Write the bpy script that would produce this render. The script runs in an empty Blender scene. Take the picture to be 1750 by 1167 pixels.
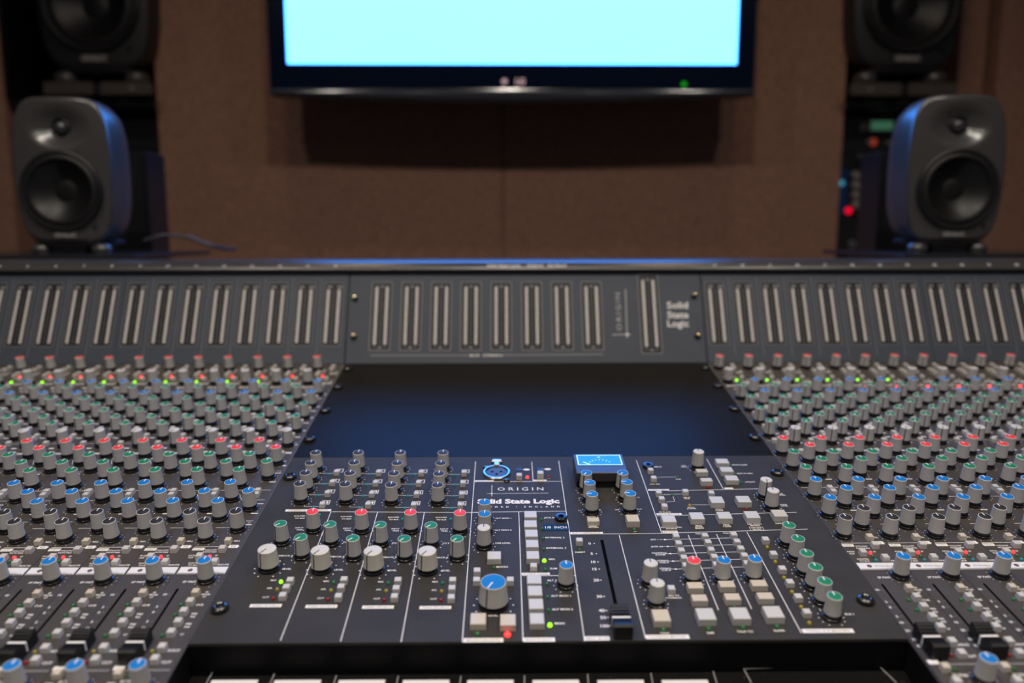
import bpy, math, random
from mathutils import Vector, Matrix
R = math.radians
random.seed(7)
scene = bpy.context.scene
COL = scene.collection

# ------------------------------------------------------------------ camera
# panel frame: x right, t up the slope, h normal; the channel plane rises PH degrees away from the camera
PH, PB = R(10.74), R(64.7)                      # slope of the control surface, of the meter bridge
Z0 = 0.90                                       # height of the top edge of the control surface
FPX, CA, CY, CR = 1304.6, 0.32714, 0.012033, -0.00126
CX, CD, CH = -0.03074, 0.95220, 0.35396
EX, ET, EN = Vector((1, 0, 0)), Vector((0, math.cos(PH), math.sin(PH))), Vector((0, -math.sin(PH), math.cos(PH)))
BT, BN = Vector((0, math.cos(PB), math.sin(PB))), Vector((0, -math.sin(PB), math.cos(PB)))
O = Vector((0, 0, Z0))
r0 = EX * math.cos(CY) - ET * math.sin(CY)
g0 = EX * math.sin(CY) + ET * math.cos(CY)
AX = g0 * math.cos(CA) - EN * math.sin(CA)
v0 = -(EN * math.cos(CA) + g0 * math.sin(CA))
RT = r0 * math.cos(CR) + v0 * math.sin(CR)
DN = -r0 * math.sin(CR) + v0 * math.cos(CR)
CAMP = O + EX * CX - ET * CD + EN * CH
cam = bpy.data.cameras.new('camera'); camo = bpy.data.objects.new('camera', cam); COL.objects.link(camo)
m = Matrix.Identity(4)
for i in range(3):
    m[i][0], m[i][1], m[i][2], m[i][3] = RT[i], -DN[i], -AX[i], CAMP[i]
camo.matrix_world = m
cam.sensor_width = 36; cam.lens = FPX * 36 / 1750; cam.clip_start = 0.01
cam.dof.use_dof = True; cam.dof.focus_distance = 0.645; cam.dof.aperture_fstop = 2.9
scene.camera = camo

# ------------------------------------------------------------------ world and exposure
w = bpy.data.worlds.new('room_air'); scene.world = w; w.use_nodes = True
w.node_tree.nodes['Background'].inputs[0].default_value = (1, .86, .74, 1)
w.node_tree.nodes['Background'].inputs[1].default_value = 0.01
scene.view_settings.view_transform = 'Standard'; scene.view_settings.look = 'None'
scene.view_settings.gamma = 1; scene.view_settings.use_curve_mapping = False
scene.view_settings.exposure = 0.0
WARM = (1.0, .90, .80)
AMBER = (1.0, .72, .46)
TVL = (0.46, 2.4, 8.6)                          # light of the cyan screen
# ceiling downlights: x, y, watts
LAMPS = [(-.86, -.75, 5.2, WARM, 'above the left half of the mixing console'), (.86, -.75, 5.2, WARM, 'above the right half of the mixing console'),
         (0.0, -.70, 6.8, WARM, 'above the middle of the mixing console'),
         (-.5, -1.5, 7, WARM, 'left of centre behind the camera'), (.5, -1.5, 7, WARM, 'right of centre behind the camera'),
         (-1.2, -2.1, 8, WARM, 'over the rear left corner of the room'), (1.2, -2.1, 8, WARM, 'over the rear right corner of the room'),
         (-.50, .22, 1.0, AMBER, 'amber, over the left end of the television'), (.50, .22, 1.0, AMBER, 'amber, over the right end of the television')]

# ------------------------------------------------------------------ pixels to places
def ray(ix, iy):
    return (RT * (ix - 875) + DN * (iy - 583.5)) / FPX + AX
def hit(ix, iy, p, n):
    d = ray(ix, iy); return CAMP + d * ((p - CAMP).dot(n) / d.dot(n))
def pan(ix, iy, h=0):                            # on the control surface, mm: x, s (down the slope from its top edge)
    q = hit(ix, iy, O + EN * h * .001, EN) - O; return q.x * 1000, -q.dot(ET) * 1000
def bri(ix, iy, h=0):                            # on the meter bridge, mm: x, t (up from its bottom edge)
    q = hit(ix, iy, O + BN * h * .001, BN) - O; return q.x * 1000, q.dot(BT) * 1000
def dep(ix, iy, Y):                              # on the upright plane y = Y, metres
    q = hit(ix, iy, Vector((0, Y, 0)), Vector((0, 1, 0))); return q.x, q.z
def wmm(px, ix, iy, h=0):                        # width in mm of px pixels seen there
    return abs(pan(ix + px / 2, iy, h)[0] - pan(ix - px / 2, iy, h)[0])
CAMY = CAMP.y
def Y(D): return CAMY + D

# ------------------------------------------------------------------ materials
MATS = {}
def mat(name, col, rough=.5, metal=0, emit=None, es=1, bump=0, bscale=200, spec=.5, mott=0, mscale=30, dust=0, sheen=0, stint=(1, .93, .86)):
    if name in MATS: return MATS[name]
    mt = bpy.data.materials.new(name); mt.use_nodes = True; nt = mt.node_tree; b = nt.nodes['Principled BSDF']
    b.inputs['Base Color'].default_value = (*col, 1); b.inputs['Roughness'].default_value = rough
    b.inputs['Metallic'].default_value = metal; b.inputs['Specular IOR Level'].default_value = spec
    if emit:
        b.inputs['Emission Color'].default_value = (*emit, 1); b.inputs['Emission Strength'].default_value = es
    if sheen:                                    # sheen lobe that lightens the surface at grazing angles
        b.inputs['Sheen Weight'].default_value = sheen; b.inputs['Sheen Roughness'].default_value = .35; b.inputs['Sheen Tint'].default_value = (*stint, 1)
    tc = nt.nodes.new('ShaderNodeTexCoord')
    if mott or dust:
        base = None
        if mott:
            n = nt.nodes.new('ShaderNodeTexNoise'); n.inputs['Scale'].default_value = mscale; n.inputs['Detail'].default_value = 6
            nt.links.new(tc.outputs['Object'], n.inputs['Vector'])
            r = nt.nodes.new('ShaderNodeValToRGB'); r.color_ramp.elements[0].position = .3; r.color_ramp.elements[1].position = .7
            r.color_ramp.elements[0].color = (*[c * (1 - mott) for c in col], 1); r.color_ramp.elements[1].color = (*[c * (1 + mott) for c in col], 1)
            nt.links.new(n.outputs['Fac'], r.inputs['Fac']); base = r.outputs['Color']
        if dust:
            n2 = nt.nodes.new('ShaderNodeTexVoronoi'); n2.inputs['Scale'].default_value = 160
            nt.links.new(tc.outputs['Object'], n2.inputs['Vector'])
            r2 = nt.nodes.new('ShaderNodeValToRGB'); r2.color_ramp.elements[0].position = .035; r2.color_ramp.elements[1].position = .09
            r2.color_ramp.elements[0].color = (dust, dust, dust, 1); r2.color_ramp.elements[1].color = (0, 0, 0, 1)
            nt.links.new(n2.outputs['Distance'], r2.inputs['Fac'])
            mx = nt.nodes.new('ShaderNodeMix'); mx.data_type = 'RGBA'; mx.blend_type = 'MIX'
            nt.links.new(r2.outputs['Color'], mx.inputs[0])
            if base: nt.links.new(base, mx.inputs[6])
            else: mx.inputs[6].default_value = (*col, 1)
            mx.inputs[7].default_value = (.5, .47, .44, 1); base = mx.outputs[2]
        nt.links.new(base, b.inputs['Base Color'])
    if bump:
        n = nt.nodes.new('ShaderNodeTexNoise'); n.inputs['Scale'].default_value = bscale; n.inputs['Detail'].default_value = 4
        nt.links.new(tc.outputs['Object'], n.inputs['Vector'])
        bp = nt.nodes.new('ShaderNodeBump'); bp.inputs['Strength'].default_value = bump; bp.inputs['Distance'].default_value = .002
        nt.links.new(n.outputs['Fac'], bp.inputs['Height']); nt.links.new(bp.outputs['Normal'], b.inputs['Normal'])
    MATS[name] = mt; return mt
M_strip = mat('strip_paint', (.046, .040, .035), .50, bump=.05, bscale=900, mott=.10, mscale=40, sheen=.85)
M_master = mat('master_paint', (.039, .0375, .0365), .55, sheen=.06, spec=.12, bump=.05, bscale=900, mott=.12, mscale=25, dust=.10)
M_blank = mat('blank_paint', (.007, .007, .007), .36, sheen=.30, stint=(1, .78, .58), spec=.035, bump=.04, bscale=700, dust=.16)
M_meterp = mat('meter_panel_paint', (.054, .065, .086), .5, spec=.3, mott=.06)
M_window = mat('meter_window', (.014, .014, .015), .4, spec=.2)
M_lip = mat('lip_paint', (.050, .048, .047), .28, spec=.9)
M_body = mat('console_body_black', (.004, .004, .005), .6, spec=.2)
M_print = mat('print_white', (.82, .80, .78), .6)
M_grey = mat('print_grey', (.22, .22, .23), .6)
M_dim = mat('print_dim', (.15, .15, .16), .6)
M_printm = mat('print_mid', (.38, .38, .38), .6)
M_dark = mat('print_dark', (.03, .03, .03), .6)
M_slot = mat('slot_black', (.002, .002, .002), .9, spec=.03)
M_knob = mat('knob_grey', (.46, .455, .45), .42, bump=.02, bscale=2500)
M_rim = mat('knob_rim_highlight', (.70, .69, .67), .4)  # paler than the knob body: bevel highlight put into the colour
M_cream = mat('knob_cream', (.60, .585, .53), .42)
M_collar = mat('collar_black', (.012, .012, .014), .25)
M_line = mat('pointer_white', (.85, .85, .83), .5)
M_lined = mat('pointer_dark', (.02, .02, .02), .5)
CAPC = dict(red=(.78, .055, .060), green=(.013, .20, .105), blue=(.008, .17, .50), dark=(.028, .027, .030), white=(.58, .565, .54))
M_cap = {k: mat('cap_' + k, v, .5, spec=.22) for k, v in CAPC.items()}
M_btn = mat('button_ivory', (.53, .52, .50), .45)
M_btn2 = mat('button_warm', (.55, .50, .43), .45)
M_led = dict(red=mat('led_red', (.25, .01, .01), .3), green=mat('led_green', (.02, .16, .05), .3), yellow=mat('led_yellow', (.30, .25, .03), .3),
             teal=mat('led_teal', (.01, .26, .30), .3),
             RED=mat('led_red_lit', (.5, .02, .02), .4, emit=(1, .035, .035), es=2.4), GREEN=mat('led_green_lit', (.1, .5, .02), .4, emit=(.30, 1, .01), es=1.9))
M_dot = mat('meter_led', (.88, .85, .82), .4)
M_fad = mat('fader_black', (.007, .007, .007), .45, spec=.4)
M_screw = mat('screw_black', (.012, .012, .013), .22, spec=.8)
M_glint = mat('screw_glint', (.55, .42, .22), .25, metal=1)  # gold tip painting the warm highlight on the black thumbscrews
M_steel = mat('steel', (.55, .55, .56), .28, metal=1)
M_scrib = mat('scribble_white', (.72, .72, .74), .5)
M_brown = mat('print_brown', (.10, .05, .045), .6)
M_tape = mat('tape_blue', (.003, .030, .085), .6, spec=.2)
M_vu = mat('vu_face', (.02, .2, .6), .4, emit=(.0, .14, .70), es=.85)
M_vug = mat('vu_glow', (.6, .8, 1), .4, emit=(.30, .65, 1.0), es=1.0)
M_vub = mat('vu_bezel', (.045, .042, .042), .4)
M_fabric = mat('brown_fabric', (.40, .225, .16), .95, bump=.9, bscale=330, mott=.22, mscale=120, spec=.1)
M_wall = mat('dark_wall', (.02, .018, .017), .9)
M_black = mat('black_plastic', (.008, .008, .009), .45)
M_cab = mat('monitor_grey', (.062, .060, .059), .27, spec=1.0)
M_cone = mat('cone_black', (.007, .007, .007), .42)
M_cabd = mat('monitor_black', (.022, .022, .023), .4, spec=.5)
M_sur = mat('surround_black', (.008, .008, .008), .5)
M_dome = mat('dome_grey', (.10, .10, .11), .25, metal=.6)
M_logo = mat('logo_silver', (.50, .48, .46), .4)
M_ply = mat('stand_plate', (.02, .021, .024), .2, spec=.7)
M_scr = mat('screen_cyan', (.02, .02, .02), .3, emit=TVL, es=1)
M_tv = mat('tv_gloss', (.003, .009, .028), .14, spec=.6)  # gloss black with the screen's blue glow put into the colour
M_chin = mat('tv_chin', (.045, .05, .065), .13, spec=1.0)
M_pink = mat('tv_logo', (.6, .45, .47), .4, emit=(.50, .34, .37), es=.7)
M_tvled = mat('tv_led', (.0, .3, .0), .4, emit=(.0, .28, .0), es=1)
M_floor = mat('floor_dark', (.10, .08, .065), .7)
M_ceil = mat('ceiling_paint', (.11, .10, .095), .9)
M_side = mat('side_wall', (.13, .12, .11), .9)
M_lampm = mat('lamp_trim', (.5, .5, .5), .4)
M_lens = mat('lamp_lens', (.9, .8, .7), .5, emit=WARM, es=12)
M_gear = mat('gear_black', (.010, .010, .011), .3, spec=.9)
M_gearb = mat('gear_blue', (.003, .055, .22), .4)
M_disp = mat('gear_display', (.02, .10, .06), .4, emit=(.05, .16, .09), es=.6)
M_gk = mat('gear_knob', (.30, .28, .26), .35)
M_cable = mat('cable', (.02, .03, .05), .4)

# ------------------------------------------------------------------ mesh collector
class MB:
    def __init__(s): s.v, s.f, s.m, s.ms = [], [], [], []
    def mi(s, mt):
        if mt not in s.ms: s.ms.append(mt)
        return s.ms.index(mt)
    def add(s, vs, fs, mt):
        o = len(s.v); s.v += [tuple(q) for q in vs]; k = s.mi(mt)
        for f in fs: s.f.append([i + o for i in f]); s.m.append(k)
        return s
    def box(s, x0, x1, y0, y1, z0, z1, mt, ch=0, tp=0):
        """box; ch = chamfer of the top edges, tp = taper of the top"""
        if not ch and not tp:
            vs = [(x, y, z) for z in (z0, z1) for y in (y0, y1) for x in (x0, x1)]
            return s.add(vs, [(0, 2, 3, 1), (4, 5, 7, 6), (0, 1, 5, 4), (2, 6, 7, 3), (0, 4, 6, 2), (1, 3, 7, 5)], mt)
        rings = [(0, z0), (tp, z1 - ch), (tp + ch, z1)]
        vs = []
        for d, z in rings: vs += [(x0 + d, y0 + d, z), (x1 - d, y0 + d, z), (x1 - d, y1 - d, z), (x0 + d, y1 - d, z)]
        fs = [(3, 2, 1, 0), (8, 9, 10, 11)]
        for r in (0, 4):
            for i in range(4): fs.append((r + i, r + (i + 1) % 4, r + 4 + (i + 1) % 4, r + 4 + i))
        return s.add(vs, fs, mt)
    def rect(s, cx, cy, wd, ht, z, mt):
        return s.add([(cx - wd / 2, cy - ht / 2, z), (cx + wd / 2, cy - ht / 2, z), (cx + wd / 2, cy + ht / 2, z), (cx - wd / 2, cy + ht / 2, z)], [(0, 1, 2, 3)], mt)
    def bar(s, a, b, wd, z, mt):
        a, b = Vector(a), Vector(b); d = (b - a).normalized(); n = Vector((-d.y, d.x)) * wd / 2
        return s.add([(*(a - n), z), (*(b - n), z), (*(b + n), z), (*(a + n), z)], [(0, 1, 2, 3)], mt)
    def frame(s, cx, cy, wd, ht, t, z, mt):
        for dx, dy, a, b in ((0, ht / 2, wd + t, t), (0, -ht / 2, wd + t, t), (wd / 2, 0, t, ht - t), (-wd / 2, 0, t, ht - t)):
            s.rect(cx + dx, cy + dy, a, b, z, mt)
        return s
    def disc(s, cx, cy, r, z, mt, n=8):
        return s.add([(cx + r * math.cos(2 * math.pi * i / n), cy + r * math.sin(2 * math.pi * i / n), z) for i in range(n)], [tuple(range(n))], mt)
    def lathe(s, prof, n, mt, c=(0, 0, 0), flute=0, axis='z', cap0=False, cap1=True, sx=1):
        """prof = [(r, z)...] bottom to top"""
        vs = []
        for r, z in prof:
            for i in range(n):
                a = 2 * math.pi * i / n; rr = r - (flute if i % 2 else 0)
                x, y = rr * math.cos(a) * sx, rr * math.sin(a)
                vs.append((c[0] + x, c[1] + y, c[2] + z) if axis == 'z' else (c[0] + x, c[1] - z, c[2] + y))
        fs = []
        for k in range(len(prof) - 1):
            for i in range(n):
                j = (i + 1) % n; fs.append((k * n + i, k * n + j, (k + 1) * n + j, (k + 1) * n + i))
        if cap1: fs.append(tuple((len(prof) - 1) * n + i for i in range(n)))
        if cap0: fs.append(tuple(reversed(range(n))))
        return s.add(vs, fs, mt)
    def prism(s, poly, x0, x1, mt):
        """poly of (y, z) extruded along x"""
        n = len(poly); vs = [(x0, *p) for p in poly] + [(x1, *p) for p in poly]
        fs = [(i, (i + 1) % n, n + (i + 1) % n, n + i) for i in range(n)] + [tuple(reversed(range(n))), tuple(range(n, 2 * n))]
        return s.add(vs, fs, mt)
    def tube(s, pts, r, mt, n=8):
        vs = []; P = [Vector(p) for p in pts]
        for i, p in enumerate(P):
            t = (P[min(i + 1, len(P) - 1)] - P[max(i - 1, 0)]).normalized()
            a = t.cross(Vector((0, 0, 1))); a = a.normalized() if a.length > 1e-4 else Vector((1, 0, 0)); b = a.cross(t)
            for k in range(n):
                q = 2 * math.pi * k / n; vs.append(p + a * r * math.cos(q) + b * r * math.sin(q))
        fs = [(i * n + k, i * n + (k + 1) % n, (i + 1) * n + (k + 1) % n, (i + 1) * n + k) for i in range(len(P) - 1) for k in range(n)]
        return s.add(vs, fs, mt)
    def text(s, body, cx, cy, cap, z, mt, bold=0, rot=0, wd=None, align='C', sp=1.0, T=None):
        """flat lettering, cap = capital height; wd = total width to fit"""
        vs, fs = glyphs(body, bold, sp)
        if not vs: return s
        xs = [p[0] for p in vs]; x0, x1 = min(xs), max(xs); k = cap / .70; kx = wd / (x1 - x0) if wd else k
        out = []
        for x, y in vs:
            X = (x - (x0 + x1) / 2) * kx if align == 'C' else (x - x0) * kx if align == 'L' else (x - x1) * kx
            Yy = (y - .35) * k; c, q = math.cos(rot), math.sin(rot)
            p = (cx + X * c - Yy * q, cy + X * q + Yy * c, z); out.append(T(p) if T else p)
        return s.add(out, fs, mt)
    def mesh(s, name, smooth=0, scale=1.0):
        me = bpy.data.meshes.new(name)
        me.from_pydata([(a * scale, b * scale, c * scale) for a, b, c in s.v], [], s.f)
        for q in s.ms: me.materials.append(q)
        me.polygons.foreach_set('material_index', s.m)
        me.update()
        if smooth:
            for p in me.polygons: p.use_smooth = True
            try: me.set_sharp_from_angle(angle=R(smooth))
            except Exception: pass
        return me
    def build(s, name, parent=None, smooth=0, scale=1.0, loc=(0, 0, 0)):
        return put(name, s.mesh(name, smooth, scale), parent, loc)
GC = {}
def glyphs(body, bold, sp):
    key = (body, bold, sp)
    if key not in GC:
        cu = bpy.data.curves.new('lettering', 'FONT'); cu.body = body; cu.size = 1; cu.resolution_u = 2; cu.offset = bold
        cu.space_character = sp; cu.fill_mode = 'FRONT'
        ob = bpy.data.objects.new('lettering', cu); me = bpy.data.meshes.new_from_object(ob)
        GC[key] = ([(v.co.x, v.co.y) for v in me.vertices], [tuple(p.vertices) for p in me.polygons])
        bpy.data.objects.remove(ob); bpy.data.curves.remove(cu); bpy.data.meshes.remove(me)
    return GC[key]
def put(name, me, parent=None, loc=(0, 0, 0), rz=0):
    o = bpy.data.objects.new(name, me); COL.objects.link(o); o.location = loc
    if rz: o.rotation_euler = (0, 0, rz)
    if parent is not None: o.parent = parent
    return o
def tag(o, label=None, cat=None, group=None, kind=None):
    for k, v in (('label', label), ('category', cat), ('group', group), ('kind', kind)):
        if v: o[k] = v
    return o
def thing(name, label, cat, loc=(0, 0, 0), rot=(0, 0, 0), group=None):
    o = bpy.data.objects.new(name, None); COL.objects.link(o); o.empty_display_size = .02
    o.location = loc; o.rotation_euler = rot; tag(o, label, cat, group); return o
def mm(x, s, h=0): return (x * .001, -s * .001, h * .001)
ROTP, ROTB = (PH, 0, 0), (PB, 0, 0)
def onpanel(x, s, h=0): return O + EX * x * .001 - ET * s * .001 + EN * h * .001

# ------------------------------------------------------------------ the room
HW, LO, CEIL, BACKY = 2.1, 0.0, 2.55, Y(2.56)
REAR = -3.0
def struct(name, mb, smooth=0):
    o = mb.build(name, smooth=smooth); o['kind'] = 'structure'; return o
struct('floor', MB().box(-HW, HW, REAR, BACKY, -.1, 0, M_floor))
struct('ceiling', MB().box(-HW, HW, REAR, BACKY, CEIL, CEIL + .1, M_ceil))
struct('wall_left', MB().box(-HW - .1, -HW, REAR, BACKY, 0, CEIL, M_side))
struct('wall_right', MB().box(HW, HW + .1, REAR, BACKY, 0, CEIL, M_side))
struct('wall_rear', MB().box(-HW, HW, REAR - .1, REAR, 0, CEIL, M_side))
wb = struct('wall_back', MB().box(-HW, HW, BACKY, BACKY + .1, 0, CEIL, M_wall))
WY = Y(2.08)                                     # face of the fabric panels behind the console
xl, xr, xs = dep(284, 420, WY)[0], dep(1429, 420, WY)[0], dep(860, 350, WY)[0]
xle, xre, xg = dep(6, 150, WY)[0], dep(1668, 200, WY)[0], dep(1727, 100, WY)[0]
def fpanel(name, a, b, d=0):
    struct(name, MB().box(a, b, WY + d, BACKY - .002, .005, CEIL - .005, M_fabric))
fpanel('wall_centre_left', xl, xs - .0015); fpanel('wall_centre_right', xs + .0015, xr)
fpanel('wall_outer_left', -HW + .002, xle); fpanel('wall_inner_right', xre, xg - .006, .10); fpanel('wall_outer_right', xg + .006, HW - .002, .06)
struct('trim_1', MB().box(xs - .0014, xs + .0014, WY + .008, BACKY - .004, .006, CEIL - .006, M_wall))
# niche shelves carrying the large monitors
zs = dep(160, 172, WY + .02)[1]
for i, (a, b) in enumerate(((xle, xl), (xr, xre))):
    struct('trim_%d' % (i + 2), MB().box(a + .001, b - .001, WY + .015, BACKY - .002, zs - .022, zs, M_black))

struct('trim_4', MB().box(xle + .0005, xle + .012, WY + .004, BACKY - .004, zs + .001, CEIL - .006, M_black))

# ------------------------------------------------------------------ ceiling downlights
def downlight(x, y, watts, colr, label, spread=150):
    t = thing('ceiling_downlight', label, 'lamp', (x, y, CEIL), group='ceiling downlights out of frame')
    MB().lathe([(.055, -.012), (.060, -.010), (.062, -.0005)], 24, M_lampm, cap0=True, cap1=True).build('trim_ring', t, 40)
    MB().lathe([(.045, -.016), (.046, -.0125)], 24, M_lens, cap0=True).build('lens', t, 40)
    L = bpy.data.lights.new('downlight_beam', 'AREA'); L.shape = 'DISK'; L.size = .09; L.energy = watts; L.color = colr; L.spread = R(spread)
    lo = bpy.data.objects.new('downlight_beam', L); COL.objects.link(lo); lo.parent = t; lo.location = (0, 0, -.02)
for x, y, e, c_, where in LAMPS: downlight(x, y, e, c_, 'round recessed ceiling downlight ' + where, 116 if y < -1 else 150)

# ------------------------------------------------------------------ console frame
WH = 241.3                                       # half width of the centre section, mm
PITCH, GAP = 38.15, .8
con = thing('mixing_console', 'large black mixing console frame carrying the channel strips and meter bridge', 'mixing console', (0, -.2, 0))
cm = con.location
def cbuild(mb, name, smooth=0):
    o = mb.build(name, con, smooth); o.location = -cm; return o
def P2(s, h): q = onpanel(0, s, h); return (q.y, q.z)
CW = .90
cbuild(MB().prism([P2(-2, -3.2), P2(533, -3.2), P2(533, -90), P2(-2, -140)], -CW, CW, M_body), 'upper_body')
for a, b in ((-CW, -WH / 1000 - .0008), (WH / 1000 + .0008, CW)):
    cbuild(MB().prism([P2(533.2, -3.2), P2(650, -3.2), P2(650, -80), P2(533.2, -90)], a, b, M_body), 'lower_body')
cbuild(MB().prism([P2(533.2, -29), P2(650, -29), P2(650, -80), P2(533.2, -90)], -WH / 1000 - .0006, WH / 1000 + .0006, M_body), 'lower_body')
cbuild(MB().prism([P2(650.2, 4), P2(720, 2), P2(728, -8), P2(728, -50), P2(650.2, -80)], -CW, CW, M_body), 'arm_rest', 40)
Bt = O + BT * .13335
hb = O - BN * .003
cbuild(MB().prism([(hb.y + .001, hb.z - .002), (Bt.y + BN.y * -.003, Bt.z - .001), (.148, Bt.z - .001), (.148, .60), (.05, .60), (.02, .76)], -CW, CW, M_body), 'bridge_housing')
# lip along the top of the bridge
LP = [(.0497, 1.0203), (.0492, 1.0222), (.0500, 1.0240), (.0575, 1.0312), (.0620, 1.0326), (.0660, 1.0333), (.0850, 1.0354), (.0900, 1.0355), (.146, 1.0340), (.152, 1.0275), (.152, 1.0215)]
lip = cbuild(MB().prism(list(reversed(LP)), -CW, CW, M_lip), 'bridge_lip', 50)
lip['label'] = 'dark satin lip numbered along the top of the meter bridge'
a, b = Vector((0, .0500, 1.0240)), Vector((0, .0575, 1.0312))
lc, lu = (a + b) / 2, (b - a).normalized(); ln = Vector((0, -lu.z, lu.y))
def LT(p): q = lc + EX * p[0] + lu * p[1] + ln * p[2]; return (q.x, q.y, q.z)
def strip_x(c): return (-WH - GAP - (17 - c) * PITCH) if c <= 16 else (WH + GAP + (c - 17) * PITCH)
lg = MB()
CHANS = list(range(4, 29))
for c in CHANS:
    lg.text(str(c), (strip_x(c) + 19.6) / 1000, 0, .0040, .0001, M_print, bold=.012, T=LT)
for t_, px, wpx in (('Solid State Logic', 861, 56), ('Oxford', 914, 26), ('England', 952, 30)):
    lg.text(t_, dep(px, 454, lc.y)[0], 0, .0042, .0001, M_print, bold=.03, wd=wpx * .00082, T=LT)
for px in (895, 931): lg.text('|', dep(px, 454, lc.y)[0], 0, .0042, .0001, M_grey, T=LT)
cbuild(lg, 'lip_lettering')
for x in (-.62, .62):
    cbuild(MB().box(x - .05, x + .05, -.55, .12, 0, .70, M_body), 'pedestal')

# ------------------------------------------------------------------ shared small shapes (mm)
KHT = 18.4
def knob_body(r0, r1, h, mt, line=True, fl=.13, n=40):
    k = MB(); k.lathe([(r0 - .25, 4.8), (r0, 5.1), (r0 - (r0 - r1) * .35, h * .45), (r1, h - .9)], n, mt, flute=fl, cap0=True, cap1=False)
    k.lathe([(r1, h - .9), (r1 - .03, h - .25), (r1 - .22, h - .02), (r1 - .5, h - .15)], n, M_rim if mt is M_knob else mt)
    if line:                                     # dark index line down the side
        a0, a1 = r0 + .10, r1 + .10
        k.add([(-.42, a0, 5.0), (.42, a0, 5.0), (.42, a1, h - .5), (-.42, a1, h - .5)], [(1, 0, 3, 2)], M_lined)
    return k.mesh('knob', 35, .001)
def cap_mesh(r, h, mt, ptr):
    k = MB(); k.lathe([(r, h - .5), (r, h - .1), (r * .93, h + .12), (r * .5, h + .22)], 28, mt)
    k.box(-.38, .38, r * .12, r * .98, h, h + .34, ptr)
    return k.mesh('cap', 40, .001)
def collar_mesh(r):
    return MB().lathe([(r * .97, 0), (r * 1.04, .4), (r * 1.04, 1.9), (r * .88, 2.4), (r * .88, 3.2), (r * 1.0, 3.6), (r * .97, 4.85)], 28, M_collar).mesh('collar', 35, .001)
ME = {}
ME['s'] = knob_body(6.0, 5.1, KHT, M_knob); ME['sc'] = collar_mesh(6.25)
for c in CAPC: ME['cap_' + c] = cap_mesh(4.72, KHT, M_cap[c], M_lined if c == 'white' else M_line)
ME['w'] = knob_body(7.9, 6.9, 18.0, M_cream, fl=.18, n=48); ME['wc'] = collar_mesh(7.6); ME['wcap'] = cap_mesh(6.5, 18.0, M_cap['white'], M_lined)
ME['b'] = knob_body(10.8, 9.0, 20.0, M_knob, fl=.22, n=56); ME['bc'] = collar_mesh(10.4); ME['bcap'] = cap_mesh(8.6, 20.0, M_cap['blue'], M_line)
# the neutral knob of the upper rows: cream disc without a bright rim
def knob(parent, x, s, colour, ang=0, kind='s', label=None):
    bodym, colm = {'s': ('s', 'sc'), 'w': ('w', 'wc'), 'b': ('b', 'bc')}[kind]
    capm = {'s': 'cap_' + colour, 'w': 'wcap', 'b': 'bcap'}[kind]
    k = put('knob', ME[bodym], parent, mm(x, s), -R(ang))
    put('cap', ME[capm], k); put('collar', ME[colm], k)
    if label: k['label'] = label
    return k
def btn_mesh(wd, dp, h, mt=None):
    key = ('btn', round(wd, 1), round(dp, 1), h, mt)
    if key not in ME: ME[key] = MB().box(-wd / 2, wd / 2, -dp / 2, dp / 2, .02, h, mt or M_btn, ch=.45, tp=.18).mesh('button', 0, .001)
    return ME[key]
def button(parent, x, s, wd=5.2, dp=5.2, h=4.4, mt=None):
    return put('button', btn_mesh(wd, dp, h, mt), parent, mm(x, s))
def led_mesh(c, r):
    key = ('led', c, r)
    if key not in ME: ME[key] = MB().lathe([(r, 0), (r, .9), (r * .75, 1.7), (r * .3, 2.1)], 14, M_led[c]).mesh('led', 40, .001)
    return ME[key]
def led(parent, x, s, c, r=1.25):
    o = put('led', led_mesh(c, r), parent, mm(x, s))
    if c.isupper(): o['label'] = 'lit %s indicator light' % c.lower()
    return o
ME['screw'] = MB().lathe([(6.0, 0), (6.3, .6), (6.2, 2.2), (5.2, 3.6), (3.6, 4.1), (2.6, 3.6), (2.3, 2.6)], 28, M_screw).lathe([(2.3, 2.6), (1.6, 2.9)], 6, M_screw).mesh('screw', 40, .001)
ME['thumb'] = MB().lathe([(4.4, 0), (4.5, 1.2), (4.0, 2.0), (2.7, 2.3)], 24, M_screw).lathe([(3.0, 2.3), (3.0, 5.4), (2.5, 6.4)], 20, M_screw).lathe([(2.0, 6.3), (1.9, 6.7), (1.2, 6.9)], 16, M_glint).mesh('screw', 40, .001)
def ticks(mb, x, y, r=8.6, n=11, dr=.42, z=.12, a0=-150, a1=150):
    for i in range(n):
        a = R(a0 + (a1 - a0) * i / (n - 1)); mb.disc(x + r * math.sin(a), y + r * math.cos(a), dr, z, M_print, 6)
def fader_cap_meshes():
    def prof(sc=1):                              # (y, z) profile of the concave cap
        return [(-12.2, .6), (-12.0, 10.2), (-10.6, 11.4), (-8.6, 11.2), (-4.5, 9.2), (-1.2, 8.5), (1.2, 8.5), (4.5, 9.2), (8.6, 11.2), (10.6, 11.4), (12.0, 10.2), (12.2, .6)]
    p = prof(); k = MB().prism([q for q in reversed(p)], -5.7, 5.7, M_fad)
    for y0 in (3.2, 5.4, 7.6, -3.2, -5.4, -7.6):     # finger ridges across the hollow
        z = 8.9 + abs(y0) * .23 ; k.box(-5.5, 5.5, y0 - .35, y0 + .35, z - .8, z + .35, M_fad)
    line = MB().box(-5.85, 5.85, -.75, .75, 2.0, 8.85, M_line)
    stem = MB().box(-1.1, 1.1, -3, 3, .06, 1.2, M_slot)
    return k.mesh('fader_cap', 30, .001), line.mesh('index_line', 0, .001), stem.mesh('stem', 0, .001)
ME['fcap'], ME['fline'], ME['fstem'] = fader_cap_meshes()
def fader(parent, x, s):
    f = put('fader_cap', ME['fcap'], parent, mm(x, s)); put('index_line', ME['fline'], f); put('stem', ME['fstem'], f); return f

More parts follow.
